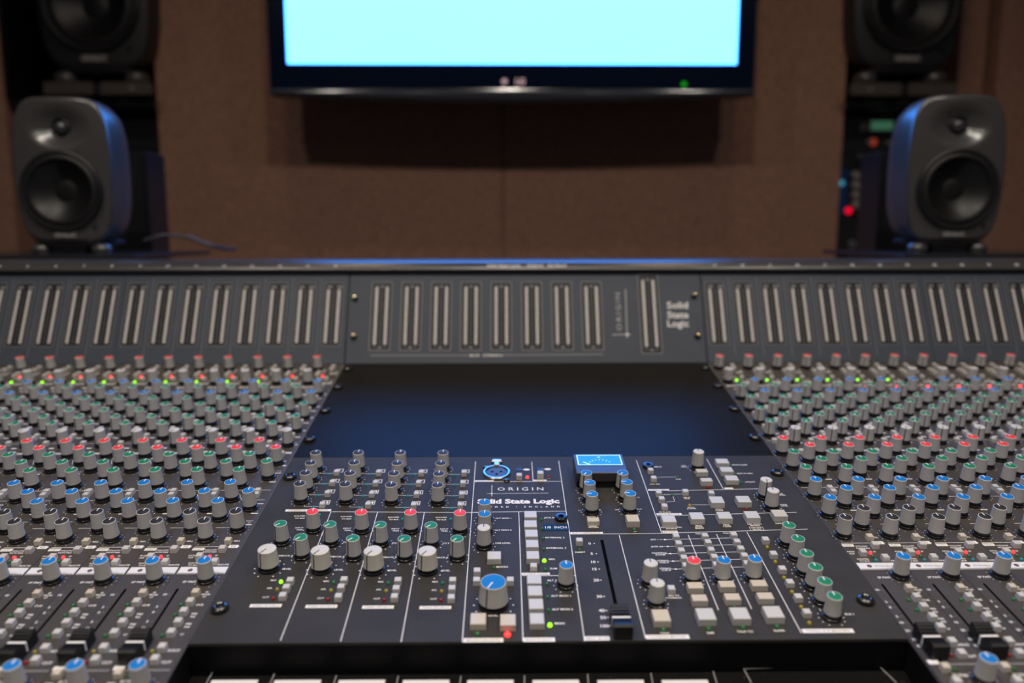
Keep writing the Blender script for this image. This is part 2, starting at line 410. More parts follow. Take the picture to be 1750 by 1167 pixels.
# ------------------------------------------------------------------ channel strips
KN = [('red', 8.4, 21.5, -150), ('white', 7.5, 69, 0), ('blue', 28.1, 104.6, 0), ('green', 7.4, 121.5, -150), ('blue', 28.6, 139.2, 0), ('green', 7.4, 155.7, -150),
      ('green', 28.3, 172, -150), ('green', 7.4, 188.6, -150), ('green', 28, 205.8, -150), ('green', 7.7, 222.4, -150), ('white', 28, 239.8, -150),
      ('red', 6.9, 263.4, 0), ('red', 27.7, 279, 0), ('green', 6.7, 293.1, 0), ('green', 27.6, 308.2, 0), ('green', 6.6, 324.1, 0), ('blue', 6.8, 347.8, 0),
      ('blue', 27.6, 363.1, 0), ('blue', 6.9, 379.2, 0), ('dark', 27.9, 396.7, 0), ('dark', 6.8, 410.8, 0), ('blue', 26.9, 465.2, 0), ('blue', 26.2, 572.4, 0)]
BU = [(27.8, 16), (27.2, 25.7), (13.6, 37.5), (13.2, 45.5), (27.8, 58), (27.5, 81.8), (14, 114.4), (28.4, 117.6), (27.5, 125.9), (14, 148.4), (28.2, 152), (27.6, 159.1),
      (9.1, 169.5), (13.4, 178.8), (28, 186.2), (27, 193.2), (9.3, 203.2), (11.5, 211.2), (27.3, 220), (27, 227.2), (8.4, 237.6), (9.2, 249), (27.5, 262),
      (26.3, 335.8), (26.8, 342.6), (26.3, 415.7), (25.5, 427), (11.2, 437.1), (25.6, 444.1), (25.2, 482), (25.3, 492.4), (24.9, 503), (25.4, 514), (25, 524.7), (25, 539), (25, 550), (7.5, 562.4), (8, 574.5)]
SLOT = 9.0
WORDS = 'one two three four five six seven eight nine ten eleven twelve thirteen fourteen fifteen sixteen seventeen eighteen nineteen twenty twenty-one twenty-two twenty-three twenty-four twenty-five twenty-six twenty-seven twenty-eight'.split()
PL = 640
def panel_plate(x0, x1, s0, s1, mt, th=2.8):
    return MB().box(x0, x1, -s1, -s0, -th, 0, mt, ch=.25)
k = panel_plate(.25, PITCH - .25, .3, PL, M_strip)
k.rect(SLOT, -520.5, 1.9, 91, .05, M_slot); k.rect(SLOT, -477, .9, 6, .05, M_slot)
ME['strip'] = k.mesh('faceplate', 0, .001)
k = MB()
for c, u, s, a_ in KN: ticks(k, u, -s, dr=.38)
for u, s, wd, ht in ((31.5, 36, 9, 3.2), (30.5, 69, 11, 3.4), (9.8, 81.8, 15, 3.2), (24.5, 81.8, 10, 2.6), (15, 92, 12, 2.2), (31.5, 117.6, 6, 2), (33, 153.5, 6, 2), (32.8, 185.6, 6, 2), (33, 221, 5, 2), (31, 256.7, 9, 3.2), (19, 52, 8, 2), (16, 32, 7, 2), (20.5, 75, 7, 1.6)):
    k.rect(u, -s, wd, ht, .11, M_print); k.rect(u, -s, wd * .7, ht * .35, .14, M_grey)
for y0, a_, b_ in ((234, 1.5, 36), (284, 12, 20), (295, 30, 36), (331, 2, 36), (348.4, 15, 36), (383, 30, 36), (393.2, 8, 20), (421, 1, 37)):
    k.bar((a_, -y0), (b_, -y0), .45, .11, M_print)
for u, s in ((17.5, 24), (34.5, 30), (17, 66), (34.6, 62), (19, 100), (36, 104), (18.5, 121), (18.5, 133), (17.5, 141), (36, 141), (18, 160), (18.5, 167), (36, 172), (18.5, 190), (18.5, 199), (36, 205), (18, 217), (18.2, 226), (36, 239), (17.5, 245), (18.5, 257), (17, 268), (36, 284)):
    k.rect(u, -s, 5.2 if u < 30 else 3.0, 1.9, .11, M_print)
k.bar((20, -393.2), (25, -387), .45, .11, M_print); k.bar((10.1, -338), (14.5, -347.5), .45, .11, M_print); k.bar((15, -271), (19, -280), .45, .11, M_print)
for s in (299, 316, 355, 371, 389): k.rect(33.5, -s, 6, 1.2, .11, M_print)
k.rect(32, -420.8, 7.6, 4, .13, M_print); k.text('EQ', 32, -420.8, 2.2, .16, M_grey, bold=.02)
k.rect(5.2, -424.2, 9.4, 3.6, .13, M_print); k.text('INSERT', 5.2, -424.2, 1.9, .16, M_grey, wd=7.4)
for t_, u, s, c_ in (('BELL', 32.4, 413, 1.8), ('FOLLOW', 15.6, 425.6, 1.6), ('PATH PAN', 15.6, 428.3, 1.6), ('SF', 22.6, 433.2, 1.6), ('PATH', 3.6, 433, 1.6), ('FLIP', 3.6, 435.8, 1.6), ('ROUTED', 9, 443, 1.6), ('TO BUS', 9, 445.7, 1.6),
                     ('ROUTE', 32.4, 445.3, 1.8), ('SF PAN', 14.3, 466.5, 2.2), ('SF', 32, 479, 1.7), ('FROM', 32, 481.6, 1.7), ('LF', 32, 484.2, 1.7), ('CUE', 32, 493.3, 2), ('PRE', 32, 503, 1.8), ('EQ', 32, 506, 1.8), ('PRE', 32, 513.6, 1.8),
                     ('INS', 32, 516.6, 1.8), ('LF', 31.6, 524, 1.7), ('SOLO', 32.4, 539.5, 2.2), ('CUT', 32, 550.3, 2.2), ('HMF', 33, 275, 1.8), ('LMF', 20, 329, 1.6), ('LF', 33.6, 386, 1.7), ('10', 2.4, 481.3, 2.2), ('5', 2.4, 495, 2.2), ('0', 2.4, 501, 2.2), ('5', 2.4, 510.8, 2.2),
                     ('10', 2.4, 517.3, 2.2), ('20', 2.4, 525.4, 2.2), ('30', 2.4, 534.2, 2.2), ('40', 2.4, 540.4, 2.2), ('50', 2.4, 554.4, 2.2), ('SF TRIM', 15, 567, 2.0)):
    k.text(t_, u, -s, c_, .12, M_print, bold=.02)
for s in (481.3, 495, 501, 510.8, 517.3, 525.4, 534.2, 540.4): k.bar((4.4, -s), (6.6, -s), .35, .11, M_grey)
k.rect(19, -557.3, 36, 1.2, .11, M_grey); k.rect(4, -555.2, 7, 3.6, .13, M_print)
ME['strip_print'] = k.mesh('printed_legend', 0, .001)
k = MB(); k.box(1.0, PITCH - .8, -457.2, -448.4, .02, .5, M_scrib, ch=.1); k.rect(PITCH / 2, -456.6, PITCH - 2.6, 1.0, .53, M_grey)
ME['scrib'] = k.mesh('scribble_strip', 0, .001)
k = MB(); k.lathe([(1.9, 0), (1.8, .12)], 16, M_brown, c=(9.6, -452.6, .5)); k.disc(9.6, -452.6, .8, .66, M_dim)
ME['scrib_mark'] = k.mesh('eye_mark', 0, .001)
k = MB()
for i in range(9): k.rect(14.6 + i * 1.5, -452.6 - .15 * (i % 2), .75, 1.0 + .5 * (i % 3 == 0), .55, M_grey)
ME['scrib_word'] = k.mesh('faint_word', 0, .001)
for c in CHANS:
    side = 'left' if c <= 16 else 'right'
    lab = 'grey channel strip of coloured knobs below lip number ' + WORDS[c - 1]
    if c == 16: lab = 'grey channel strip numbered 16, touching the left edge of the centre panels'
    if c == 17: lab = 'grey channel strip numbered 17, touching the right edge of the centre panels'
    x0 = strip_x(c)
    t = thing('channel_strip', lab, 'channel strip', onpanel(x0, 0), ROTP, 'channel strips of the mixing console')
    put('faceplate', ME['strip'], t); put('printed_legend', ME['strip_print'], t)
    sc = put('scribble_strip', ME['scrib'], t); put('eye_mark', ME['scrib_mark'], sc)
    if c > 16: put('faint_word', ME['scrib_word'], sc)
    for i, (col, u, s, a_) in enumerate(KN):
        knob(t, u, s, col, a_ + random.uniform(-4, 4))
    for i, (u, s) in enumerate(BU):
        small = 5.0 if s < 400 else 5.3
        button(t, u, s, small, small, 4.4, M_btn2 if s in (415.7, 482, 562.4) else None)
    for u, s, q in ((20, 46, 'RED' if c <= 16 or c >= 25 else 'red'), (20, 63.8, 'GREEN' if c <= 22 else 'green'), (20, 87.5, 'RED' if c >= 21 else 'red'), (18.3, 435.3, 'RED'), (17.7, 440.4, 'green'),
                    (17.8, 445.7, 'teal'), (19.1, 494, 'green'), (19.2, 505, 'green'), (19.1, 526, 'green'), (19, 541, 'yellow'), (18.6, 550.5, 'red'), (14, 562.5, 'green')):
        led(t, u, s, q, 1.7 if q.isupper() and s < 100 else 1.35)
    fader(t, SLOT, 541.5)

# ------------------------------------------------------------------ blank panels and the master panel
U = 44.45
def blank(s0, s1, label, scr):
    t = thing('blanking_plate', label, 'cover plate', onpanel(0, s0), ROTP, 'blank rack panels above the master section')
    MB().box(-WH + .2, WH - .2, -(s1 - s0) + .15, -.15, -2.6, 0, M_blank, ch=.3).build('plate', t, 0, .001)
    for sx in (-1, 1):
        for s in scr: put('screw', ME['screw'], t, mm(sx * (WH - 8), s - s0))
blank(0, 3 * U, 'black blanking plate directly under the meter bridge', (21.5, 72 + 12))
blank(3 * U, 6 * U, 'black blanking plate directly above the master section', (142 + 12, 228))
S0 = 6 * U
mp = thing('master_panel', 'dark grey master section panel with logo, big blue knob and single fader', 'control panel', onpanel(0, 0), ROTP)
mb_ = MB().box(-WH + .2, WH - .2, -533.2, -S0 - .15, -2.6, 0, M_master, ch=.3)
pl = mb_.build('faceplate', mp, 0, .001)
for px in ((495, 812), (375, 1036), (1329, 805), (1480, 1022)):
    x, s = pan(*px, 3); put('screw', ME['screw'], mp, mm(x, s))
LG = MB()                                        # everything printed on the master panel
def Q(ix, iy, h=0): x, s = pan(ix, iy, h); return (x, -s)
def line(a_, b_, wd=.55): LG.bar(Q(*a_), Q(*b_), wd, .12, M_print)
def lbl(t_, ix, iy, cap=1.9, mt=None, wd=None, bold=.02, align='C', z=.13, sp=1.0):
    x, y = Q(ix, iy); LG.text(t_, x, y, cap, z, mt or M_print, bold, 0, wd, align, sp)
def plate(ix, iy, wpx, ht=3.0, t_=None):
    x, y = Q(ix, iy); wd = wmm(wpx, ix, iy); LG.rect(x, y, wd, ht, .12, M_print)
    if t_: LG.text(t_, x, y, min(1.8, ht * .6), .15, M_grey, .01, 0, wd * .86)
class crop:                                      # picture crop to full-frame pixels
    def __init__(s, x, y, k): s.x, s.y, s.k = x, y, k
    def __call__(s, a_, b_): return (s.x + a_ / s.k, s.y + b_ / s.k)
def K(p, colour, ang=0, kind='s', tick=True, label=None, tr=None):
    h = {'s': KHT, 'w': 18.0, 'b': 20.0}[kind]; x, s = pan(*p, h); knob(mp, x, s, colour, ang, kind, label)
    if tick: ticks(LG, x, -s, tr or {'s': 8.8, 'w': 11.2, 'b': 14.0}[kind], 11, .5 if kind == 's' else .65)
def Bn(p, wpx=None, dp=None, wd=5.2, h=4.4, mt=None):
    x, s = pan(*p, h)
    if wpx: wd = wmm(wpx, *p, h)
    button(mp, x, s, round(wd, 1), round(dp or wd, 1), h, mt)
def Ld(p, c, r=1.25): x, s = pan(*p, 1.5); led(mp, x, s, c, r)
# --- four stereo returns
A = crop(440, 750, 4.605)
for row in (((458, 105), (793, 105), (1123, 105), (1460, 105)), ((418, 185), (760, 183), (1100, 187), (1443, 187)), ((378, 263), (727, 265), (1073, 268), (1427, 270)), ((332, 348), (690, 352), (1050, 357), (1417, 360))):
    for p in row: K(A(*p), 'dark', 3)
for p in ((432, 568), (815, 573), (1203, 573), (1593, 578)): K(A(*p), 'red', 4)
for p in ((180, 663), (570, 668), (965, 671), (1365, 675)): K(A(*p), 'green', -138)
for p in ((340, 770), (750, 778), (1155, 781), (1570, 781)): K(A(*p), 'green', -142)
for p in ((75, 863), (492, 872), (908, 877), (1335, 879)): K(A(*p), 'white', -148, 'w')
nb = [((622, 247), (953, 250), (1288, 252), (1625, 252)), ((588, 328), (928, 332), (1268, 333), (1616, 335)), ((550, 412), (899, 416), (1252, 420), (1607, 422)), ((510, 500), (870, 502), (1229, 506), (1596, 508))]
nl = [((562, 272), (893, 275), (1223, 275), (1555, 280)), ((523, 353), (862, 355), (1205, 357), (1550, 358)), ((483, 440), (833, 445), (1185, 445), (1543, 447)), ((440, 532), (800, 537), (1162, 540), (1528, 542))]
num = 1
for r_ in range(4):
    for c_ in range(4):
        p = nb[r_][c_]; Bn(A(*p), wd=5.0); Ld(A(*nl[r_][c_]), 'teal', 1.4)
        x, s = pan(*A(*p), 4.4); y = -s + 6.6
        LG.frame(x + 1.2, y + .8, 6.6, 6.0, .6, .12, M_print); LG.text(str(num), x + 1.2, y + .8, 3.9, .13, M_print, .03); num += 1
        q = A(*nl[r_][c_]); line((q[0] - 16, q[1]), (q[0] + 9, q[1]), .4)
for i, p in enumerate(((490, 592), (770, 625), (1140, 627), (1520, 627))): Ld(A(*p), 'teal', 1.3)
for i, (cx_, ty, gx) in enumerate(((333, 615, 225), (700, 620, 640), (1072, 625, 1040), (1447, 627, 1445))):
    lbl('ROUTED', *A(cx_, ty - 8), 1.7); lbl('TO BUS', *A(cx_, ty + 10), 1.7)
for p in ((330, 708), (707, 712), (1087, 716), (1470, 718)):
    lbl('INPUT', *A(p[0], p[1] - 8), 1.7); lbl('TRIM', *A(p[0], p[1] + 8), 1.7)
for p in ((700, 815), (1088, 820), (1483, 822)): lbl('TO F', *A(*p), 1.9)
for p in ((225, 920), (630, 927), (1040, 932), (1445, 934)): lbl('F/BACK B', *A(*p), 1.9)
for p in ((232, 1024), (640, 1030), (1060, 1035), (1480, 1037)): lbl('LEVEL', *A(*p), 1.9)
line(A(578, 575), (479, 1095)); line(A(945, 577), (582, 1096)); line(A(1313, 580), (685.5, 1097)); line(A(1717, 178), (790, 1097)); line(A(578, 574), A(1750, 580))
plate(*A(400, 563), 78, 3.4, 'STEREO RETURNS')
B_ = crop(380, 900, 3.977)
bc = [((460, 352), (434, 400), (409, 455)), ((826, 348), (806, 398), (788, 462)), ((1193, 352), (1181, 408), (1169, 464)), ((1565, 352), (1560, 408), (1555, 470))]
lcx = [((398, 367), (372, 420), (345, 482)), ((757, 373), (738, 427), (718, 488)), ((1128, 377), (1113, 430), (1100, 492)), ((1497, 377), (1490, 433), (1485, 493))]
for i in range(4):
    for p in bc[i]: Bn(B_(*p), wd=5.4)
    for p, c_ in zip(lcx[i], ('GREEN' if i == 0 else 'green', 'yellow', 'red')): Ld(B_(*p), c_, 1.5)
    for p, t_ in zip(lcx[i], ('MIX', 'AFL', 'CUT')): lbl(t_, *B_(p[0] - 50, p[1] - 2), 1.7)
for p, n_ in zip(((295, 537), (673, 542), (1058, 547), (1448, 550)), 'ABCD'): plate(*B_(*p), 54, 3.4, 'STEREO RETURN ' + n_)
# --- talkback, logo, monitor column
C_ = crop(780, 760, 7.782)
x, s = pan(*C_(535, 380), 0)
xr_ = put('xlr_socket', MB().lathe([(13.3, 0), (13.3, 1.6), (12.6, 2.4), (11.2, 2.4), (10.6, 1.4)], 40, M_steel, cap1=False).mesh('xlr_socket', 40, .001), mp, mm(x, s))
xr_['label'] = 'round steel microphone socket ring'
MB().lathe([(11.0, .3), (10.4, 1.6), (9.4, 1.2)], 36, M_collar).lathe([(9.3, .4), (9.2, 1.5)], 36, M_vub).build('insert', xr_, 40, .001)
for dx, dy in ((-4.2, .8), (4.2, .8), (0, -4.0)): MB().lathe([(1.35, 1.5), (1.35, 1.62)], 12, M_slot).build('contact_hole', xr_, 0, .001, mm(dx, -dy))
MB().box(-2.6, 2.6, 11.5, 17.5, .2, 3.6, M_steel, ch=.5).box(-5.2, 5.2, 17.5, 21.5, .2, 4.6, M_steel, ch=1.2).build('release_latch', xr_, 0, .001)
for p in ((398, 288), (668, 457)):
    x, s = pan(*C_(*p), 2); MB().lathe([(3.2, 0), (3.1, 1.2), (2.0, 1.9)], 20, M_screw).box(-1.6, 1.6, -.35, .35, 1.85, 2.15, M_steel).build('socket_screw', mp, 35, .001, mm(x, s))
Bn(C_(835, 388), wd=5.6, h=5); Bn(C_(1117, 360), wd=6.2, h=6)
for p in ((828, 330), (1108, 325)):
    x, s = pan(*C_(*p)); MB().lathe([(2.4, 0), (2.3, .5), (1.5, .5), (1.3, .1)], 16, M_collar).build('microphone_hole', mp, 30, .001, mm(x, s))
    q = C_(p[0] + 105, p[1]); xx, yy = Q(*q); LG.add([(xx + 3.2 * math.cos(R(15 * i)), yy + 1.9 * math.sin(R(15 * i)), .12) for i in range(24)], [tuple(range(24))], M_print)
    line(C_(p[0] + 30, p[1]), q, .4)
Ld(C_(943, 420), 'RED', 1.6); Ld(C_(1228, 412), 'red', 1.6)
lbl('48V', *C_(943, 448), 1.1); lbl('ON', *C_(1228, 442), 1.1)
line(C_(1002, 228), C_(1020, 490)); line((954.8, 787.6), C_(1500, 1167)); line(C_(240, 491), C_(1400, 487))
plate(*C_(372, 481), 32, 2.4, 'TALKBACK MIC'); plate(*C_(1112, 474), 22, 2.4, 'LISTEN MIC')
x0_, y0_ = Q(*C_(852, 588)); LG.text('ORIGIN', x0_, y0_, 5.8, .13, M_print, .0, 0, wmm(610 / 7.782, *C_(852, 588)), sp=1.5)
line(C_(472, 535), C_(470, 688), .45); line(C_(405, 651), C_(1225, 643), .45)
x1_, y1_ = Q(*C_(470, 650)); LG.add([(x1_ + (2.2 if i % 2 == 0 else .7) * math.cos(R(45 * i)), y1_ + (2.2 if i % 2 == 0 else .7) * math.sin(R(45 * i)), .14) for i in range(8)], [tuple(range(8))], M_print)
x0_, y0_ = Q(*C_(825, 752)); LG.text('Solid State Logic', x0_, y0_, 7.2, .13, M_print, .045, 0, wmm(1090 / 7.782, *C_(825, 752)))
x0_, y0_ = Q(*C_(832, 826)); LG.text('OXFORD • ENGLAND', x0_, y0_, 2.3, .13, M_print, .02, 0, wmm(1085 / 7.782, *C_(832, 826)), sp=2.4)
line(C_(130, 900), C_(1455, 884)); line(C_(828, 893), C_(842, 1167))
K(C_(375, 757), 'blue', 3); K(C_(373, 912), 'blue', 3); K(C_(363, 1095), 'white', 0)
for t_, p in (('ALT MON 1', (622, 978)), ('ALT MON 2', (622, 1135))): lbl(t_, *C_(*p), 1.9)
D_ = crop(780, 890, 5.305)
lbl('DIM LEVEL', *D_(423, 202), 1.9); lbl('MONO', *D_(415, 418), 2.0)
for p in ((672, 22), (680, 108), (687, 202), (693, 305)): Bn(D_(*p), 22.5, 10.4, h=5)
Bn(D_(672, -64), 22, 10.4, h=5)
Bn(D_(700, 396), wd=5.6)
for p in ((705, 522), (712, 628), (722, 748), (730, 880)): Bn(D_(*p), 25.5, 11.4, h=5)
for p, c_ in zip(((772, -18), (780, 65), (787, 153), (792, 250), (797, 352), (806, 435), (820, 565), (828, 683), (837, 803), (848, 935)), ('green', 'green', 'green', 'green', 'GREEN', 'green', 'green', 'green', 'green', 'GREEN')):
    Ld(D_(*p), c_, 1.7 if c_.isupper() else 1.3)
for t_, p in (('EXTERNAL 2', (893, 152)), ('EXTERNAL 3', (905, 247)), ('MIX', (867, 349)), ('SUM', (880, 433)), ('ALT 3', (865, 540)), ('ALT MON 1', (947, 680)), ('ALT MON 2', (962, 802)), ('MAIN', (935, 930))): lbl(t_, *D_(*p), 2.0)
lbl('JACK IN', *C_(1240, 971), 1.9)
x, s = pan(*C_(1392, 948), 3); jack = MB().lathe([(5.4, 0), (5.5, 2.4), (4.8, 3.2), (2.4, 3.4), (2.0, 2.6), (2.0, .6)], 24, M_collar).mesh('jack_socket', 35, .001)
put('jack_socket', jack, mp, mm(x, s))
x, s = pan(*C_(1323, 1102)); tp_ = MB(); tw = wmm(43.5, *C_(1323, 1102))
tp_.box(-tw / 2, tw / 2, -4.9, 4.9, .05, .32, M_tape).text('1/8  INCH', 0, 0, 3.3, .36, M_print, .01, 0, tw * .84)
tp_.build('tape_label', mp, 0, .001, mm(x, s))['label'] = 'blue embossed tape label reading 1/8 INCH'
Bn(D_(342, 308), 24, 10.6, h=5); Ld(D_(342, 417), 'green')
for p in ((187, 438), (183, 522), (488, 522)): Bn(D_(*p), wd=5.6)
K(D_(335, 550), 'blue', -152, 'b', label='large blue-capped monitor level knob')
Bn(D_(197, 882), 27.5, 12, h=5, mt=M_btn2); Bn(D_(467, 892), 27.5, 12, h=5, mt=M_btn2)
Ld(D_(190, 1015), 'green', 1.7); Ld(D_(463, 1020), 'RED', 2.2)
K(D_(997, 396), 'blue', 0)
plate(*D_(245, 1082), 68, 4.0, 'MONITOR LEVEL'); plate(*D_(750, 1078), 54, 4.0, 'MONITOR SELECT'); plate(*D_(720, 481), 48, 2.8, 'EXTERNAL SOURCES')
line((790, 1097), D_(420, 1084)); line(D_(568, 0), D_(604, 1092)); line(D_(1010, 0), D_(1162, 1092))
line(D_(595, 497), D_(1075, 497))
lbl('LEVEL', *D_(333, 858), 1.8)
# --- bus compressor
E_ = crop(960, 760, 7.295)
for p, a_ in (((308, 345), -150), ((762, 343), -148), ((350, 465), -90), ((812, 458), -88), ((380, 608), -90), ((855, 600), -88)): K(E_(*p), 'blue', a_)
xa, sa = pan(*E_(300, 455)); 
c0 = pan(*E_(183, 126), 17); c1 = pan(*E_(722, 124), 17); c2 = pan(*E_(762, 245), 17); c3 = pan(*E_(203, 252), 17)
vx0, vx1 = (c0[0] + c3[0]) / 2, (c1[0] + c2[0]) / 2; vs0, vs1 = (c0[1] + c1[1]) / 2, (c2[1] + c3[1]) / 2
vx, vw, vs_ = (vx0 + vx1) / 2, vx1 - vx0, vs1
vu = put('vu_meter', MB().box(-vw / 2 - 3, vw / 2 + 3, -14, vs1 - vs0 + 3, 7.5, 16.2, M_vub, ch=.6).mesh('vu_meter', 0, .001), mp, mm(vx, vs_))
vu['label'] = 'raised black gain meter with a glowing blue window'
MB().box(-vw / 2 - 2, vw / 2 + 2, -12, vs1 - vs0 + 2, .02, 7.5, M_collar).build('foot', vu, 0, .001)
f_ = MB().box(-vw / 2, vw / 2, 0, vs1 - vs0, 16.0, 16.8, M_vu); f_.frame(0, (vs1 - vs0) / 2, vw - .8, vs1 - vs0 - .8, .9, 16.85, M_vug); f_.build('window', vu, 0, .001)
sc_ = MB(); hh = vs1 - vs0
for i, t_ in enumerate(('', '0', '4', '8', '12', '16', '20')):
    a_ = R(-48 + 16 * i); sc_.bar((math.sin(a_) * hh * .55, math.cos(a_) * hh * .55 - hh * .1), (math.sin(a_) * hh * .68, math.cos(a_) * hh * .68 - hh * .1), .5, 16.87, M_vug)
sc_.text('dB', 0, hh * .78, 2.2, 16.87, M_vug); sc_.build('dial_scale', vu, 0, .001)
MB().box(-.45, .45, 0, hh * .42, 16.88, 17.2, M_vug).build('needle', vu, 0, .001, (-vw * .22 * .001, .0004, 0)).rotation_euler = (0, 0, R(52))
em = MB()
for i in range(18): a_ = R(-20 + 14 * i); b2 = R(-6 + 14 * i); em.bar((3.4 * math.cos(a_), 1.9 * math.sin(a_)), (3.4 * math.cos(b2), 1.9 * math.sin(b2)), .6, 16.25, M_collar)
em.build('emblem', vu, 0, .001, (0, -.0075, 0))
Bn(E_(393, 926), 21, 6.4, h=4.6, mt=M_btn2); Bn(E_(885, 908), 22, 11, h=6.0, mt=M_btn2); Ld(E_(905, 1050), 'green', 1.5)
lbl('RATIO', *E_(373, 897), 1.6); lbl('INSERT', *E_(393, 1016), 1.6); lbl('RETURN', *E_(395, 1030), 1.6); lbl('IN', *E_(913, 1082), 1.5)
for t_, p in (('1.5', (222, 820)), ('10', (478, 814)), ('.3', (212, 668)), ('4', (262, 745)), ('OFF', (690, 810)), ('FAST', (968, 803)), ('20', (955, 657)), ('.1', (685, 660)), ('30', (740, 735)), ('.6', (228, 545)), ('1.2', (685, 540))): lbl(t_, *E_(*p), 1.5)
line(E_(930, 195), E_(1245, 1098)); plate(*E_(310, 1102), 56, 3.0, 'BUS COMPRESSOR'); line(E_(100, 1116), E_(1459, 1104))
x, s = pan(*E_(1078, 255), 2); put('jack_socket', jack, mp, mm(x, s)); lbl('JACK IN', *E_(1190, 275), 1.6)
# --- master fader
F_ = crop(960, 900, 5.559)
Bn(F_(168, 118), wd=5.6); Ld(F_(172, 212), 'green'); lbl('INSERT', *F_(175, 243), 1.8)
fa, fb = pan(*F_(383, 125)), pan(*F_(508, 735))
sx = (fa[0] + fb[0]) / 2
LG.rect(sx, -(fa[1] + 556) / 2 + 15, 2.6, 556 - fa[1] - 30, .10, M_slot)
xf, sf = pan(*F_(562, 862), 8.5); mf = fader(mp, sx, sf); mf.scale = (1.08, 1, 1); mf['label'] = 'black master fader cap with a white line'
for t_, p in (('0', (265, 160)), ('5', (285, 257)), ('10', (300, 335)), ('15', (312, 403)), ('20', (328, 508)), ('30', (358, 663)), ('40', (380, 797)), ('50', (395, 863)), ('100', (408, 943))):
    lbl(t_, *F_(*p), 3.0, bold=.02); q = F_(p[0] + 44, p[1]); x, y = Q(*q); LG.disc(x, y, .6, .12, M_print)
line(F_(545, 80), F_(797, 1062)); plate(*F_(335, 1062), 43, 4.0, 'MIX BUS'); plate(*F_(1005, 1047), 74, 4.0, 'FOLDBACK MASTERS')
K(F_(847, 340), 'white', 0); K(F_(910, 530), 'white', 0)
Bn(F_(1042, 572), wd=5.6); Bn(F_(945, 836), 29.5, 12.5, h=5.5, mt=M_btn2); Ld(F_(965, 970), 'green', 1.6)
lbl('MIX TO', *F_(1065, 655), 1.6); lbl('FOLDBACK', *F_(1065, 676), 1.6); lbl('TALK', *F_(980, 1012), 1.8)
# --- upper right: oscillator, groups, solo
G_ = crop(1080, 750, 5.833)
K(G_(665, 122), 'white', 0); Bn(G_(697, 312), 20, 6.6, h=5); Bn(G_(743, 403), 20, 6.6, h=5); Ld(G_(757, 475), 'red', 1.5)
for p in ((900, 217), (943, 300), (995, 385)): Bn(G_(*p), 21.5, 9.4, h=5)
for p, t_ in (((978, 260), 'AUTO SLEEP'), ((1033, 345), 'BUS TO MIX'), ((1085, 430), 'UTILITY')): Ld(G_(*p), 'green', 1.3); lbl(t_, *G_(p[0] + 95, p[1]), 1.9)
K(G_(1340, 402), 'white', -170); K(G_(1410, 509), 'white', 0)
for p in ((187, 297), (217, 377), (268, 522), (297, 583), (325, 655), (533, 510), (792, 525)): Bn(G_(*p), wd=5.4)
Ld(G_(455, 375), 'green'); Ld(G_(400, 552), 'green'); Ld(G_(577, 655), 'yellow', 1.6)
for p in ((845, 602), (1112, 596)): Bn(G_(*p), 23.5, 11, h=5.5)
Ld(G_(1140, 692), 'red', 1.5)
for p in ((367, 790), (647, 762), (922, 757), (1197, 750), (1470, 735)): Bn(G_(*p), 24, 11, h=5.5)
plate(*G_(265, 509), 36, 2.6, 'LISTEN MIC'); plate(*G_(965, 493), 15, 2.6); plate(*G_(370, 750), 43, 2.8, 'SOLO MASTER'); plate(*G_(380, 925), 26, 2.8, 'METERS')
line(G_(745, 200), G_(910, 500)); line(G_(365, 518), G_(1290, 497)); line(G_(245, 768), G_(1640, 732)); line(G_(295, 940), G_(1750, 900))
line(G_(250, 382), G_(440, 381), .4); line(G_(300, 557), G_(495, 550), .4); line(G_(405, 560), G_(425, 622), .4); line(G_(425, 624), G_(340, 630), .4); line(G_(600, 657), G_(775, 657), .4)
for t_, p in (('JACK IN', (250, 280)), ('OSC', (517, 268)), ('LEVEL', (522, 280)), ('OSC ON', (228, 452)), ('SUM', (462, 402)), ('SOLO', (545, 583)), ('LINK', (550, 596)), ('SOLO', (590, 683)), ('ACTIVE', (592, 696)), ('SOLO', (868, 700)), ('CLEAR', (872, 713)),
              ('IN PLACE', (330, 730)), ('SIF', (1490, 547)), ('LEVEL', (1495, 560)), ('SOLO', (1510, 655)), ('LEVEL', (1520, 668)), ('MIX METER', (385, 868)), ('FOLLOWS MON', (390, 882)), ('SOURCE', (395, 896)),
              ('PEAK', (668, 864)), ('HOLD', (670, 878)), ('SELECT', (675, 892)), ('PEAK', (945, 858)), ('CLEAR', (950, 873)), ('MIX CHAN', (1220, 850)), ('METERS', (1228, 864)), ('DIRECT', (1478, 842))): lbl(t_, *G_(*p), 1.7)
x, y = Q(*G_(1243, 896)); LG.frame(x, y, 11, 5.5, .35, .12, M_print); LG.text('DRY BUS', x, y + 1.1, 1.5, .13, M_print, .02); LG.text('METERS', x, y - 1.2, 1.5, .13, M_print, .02)
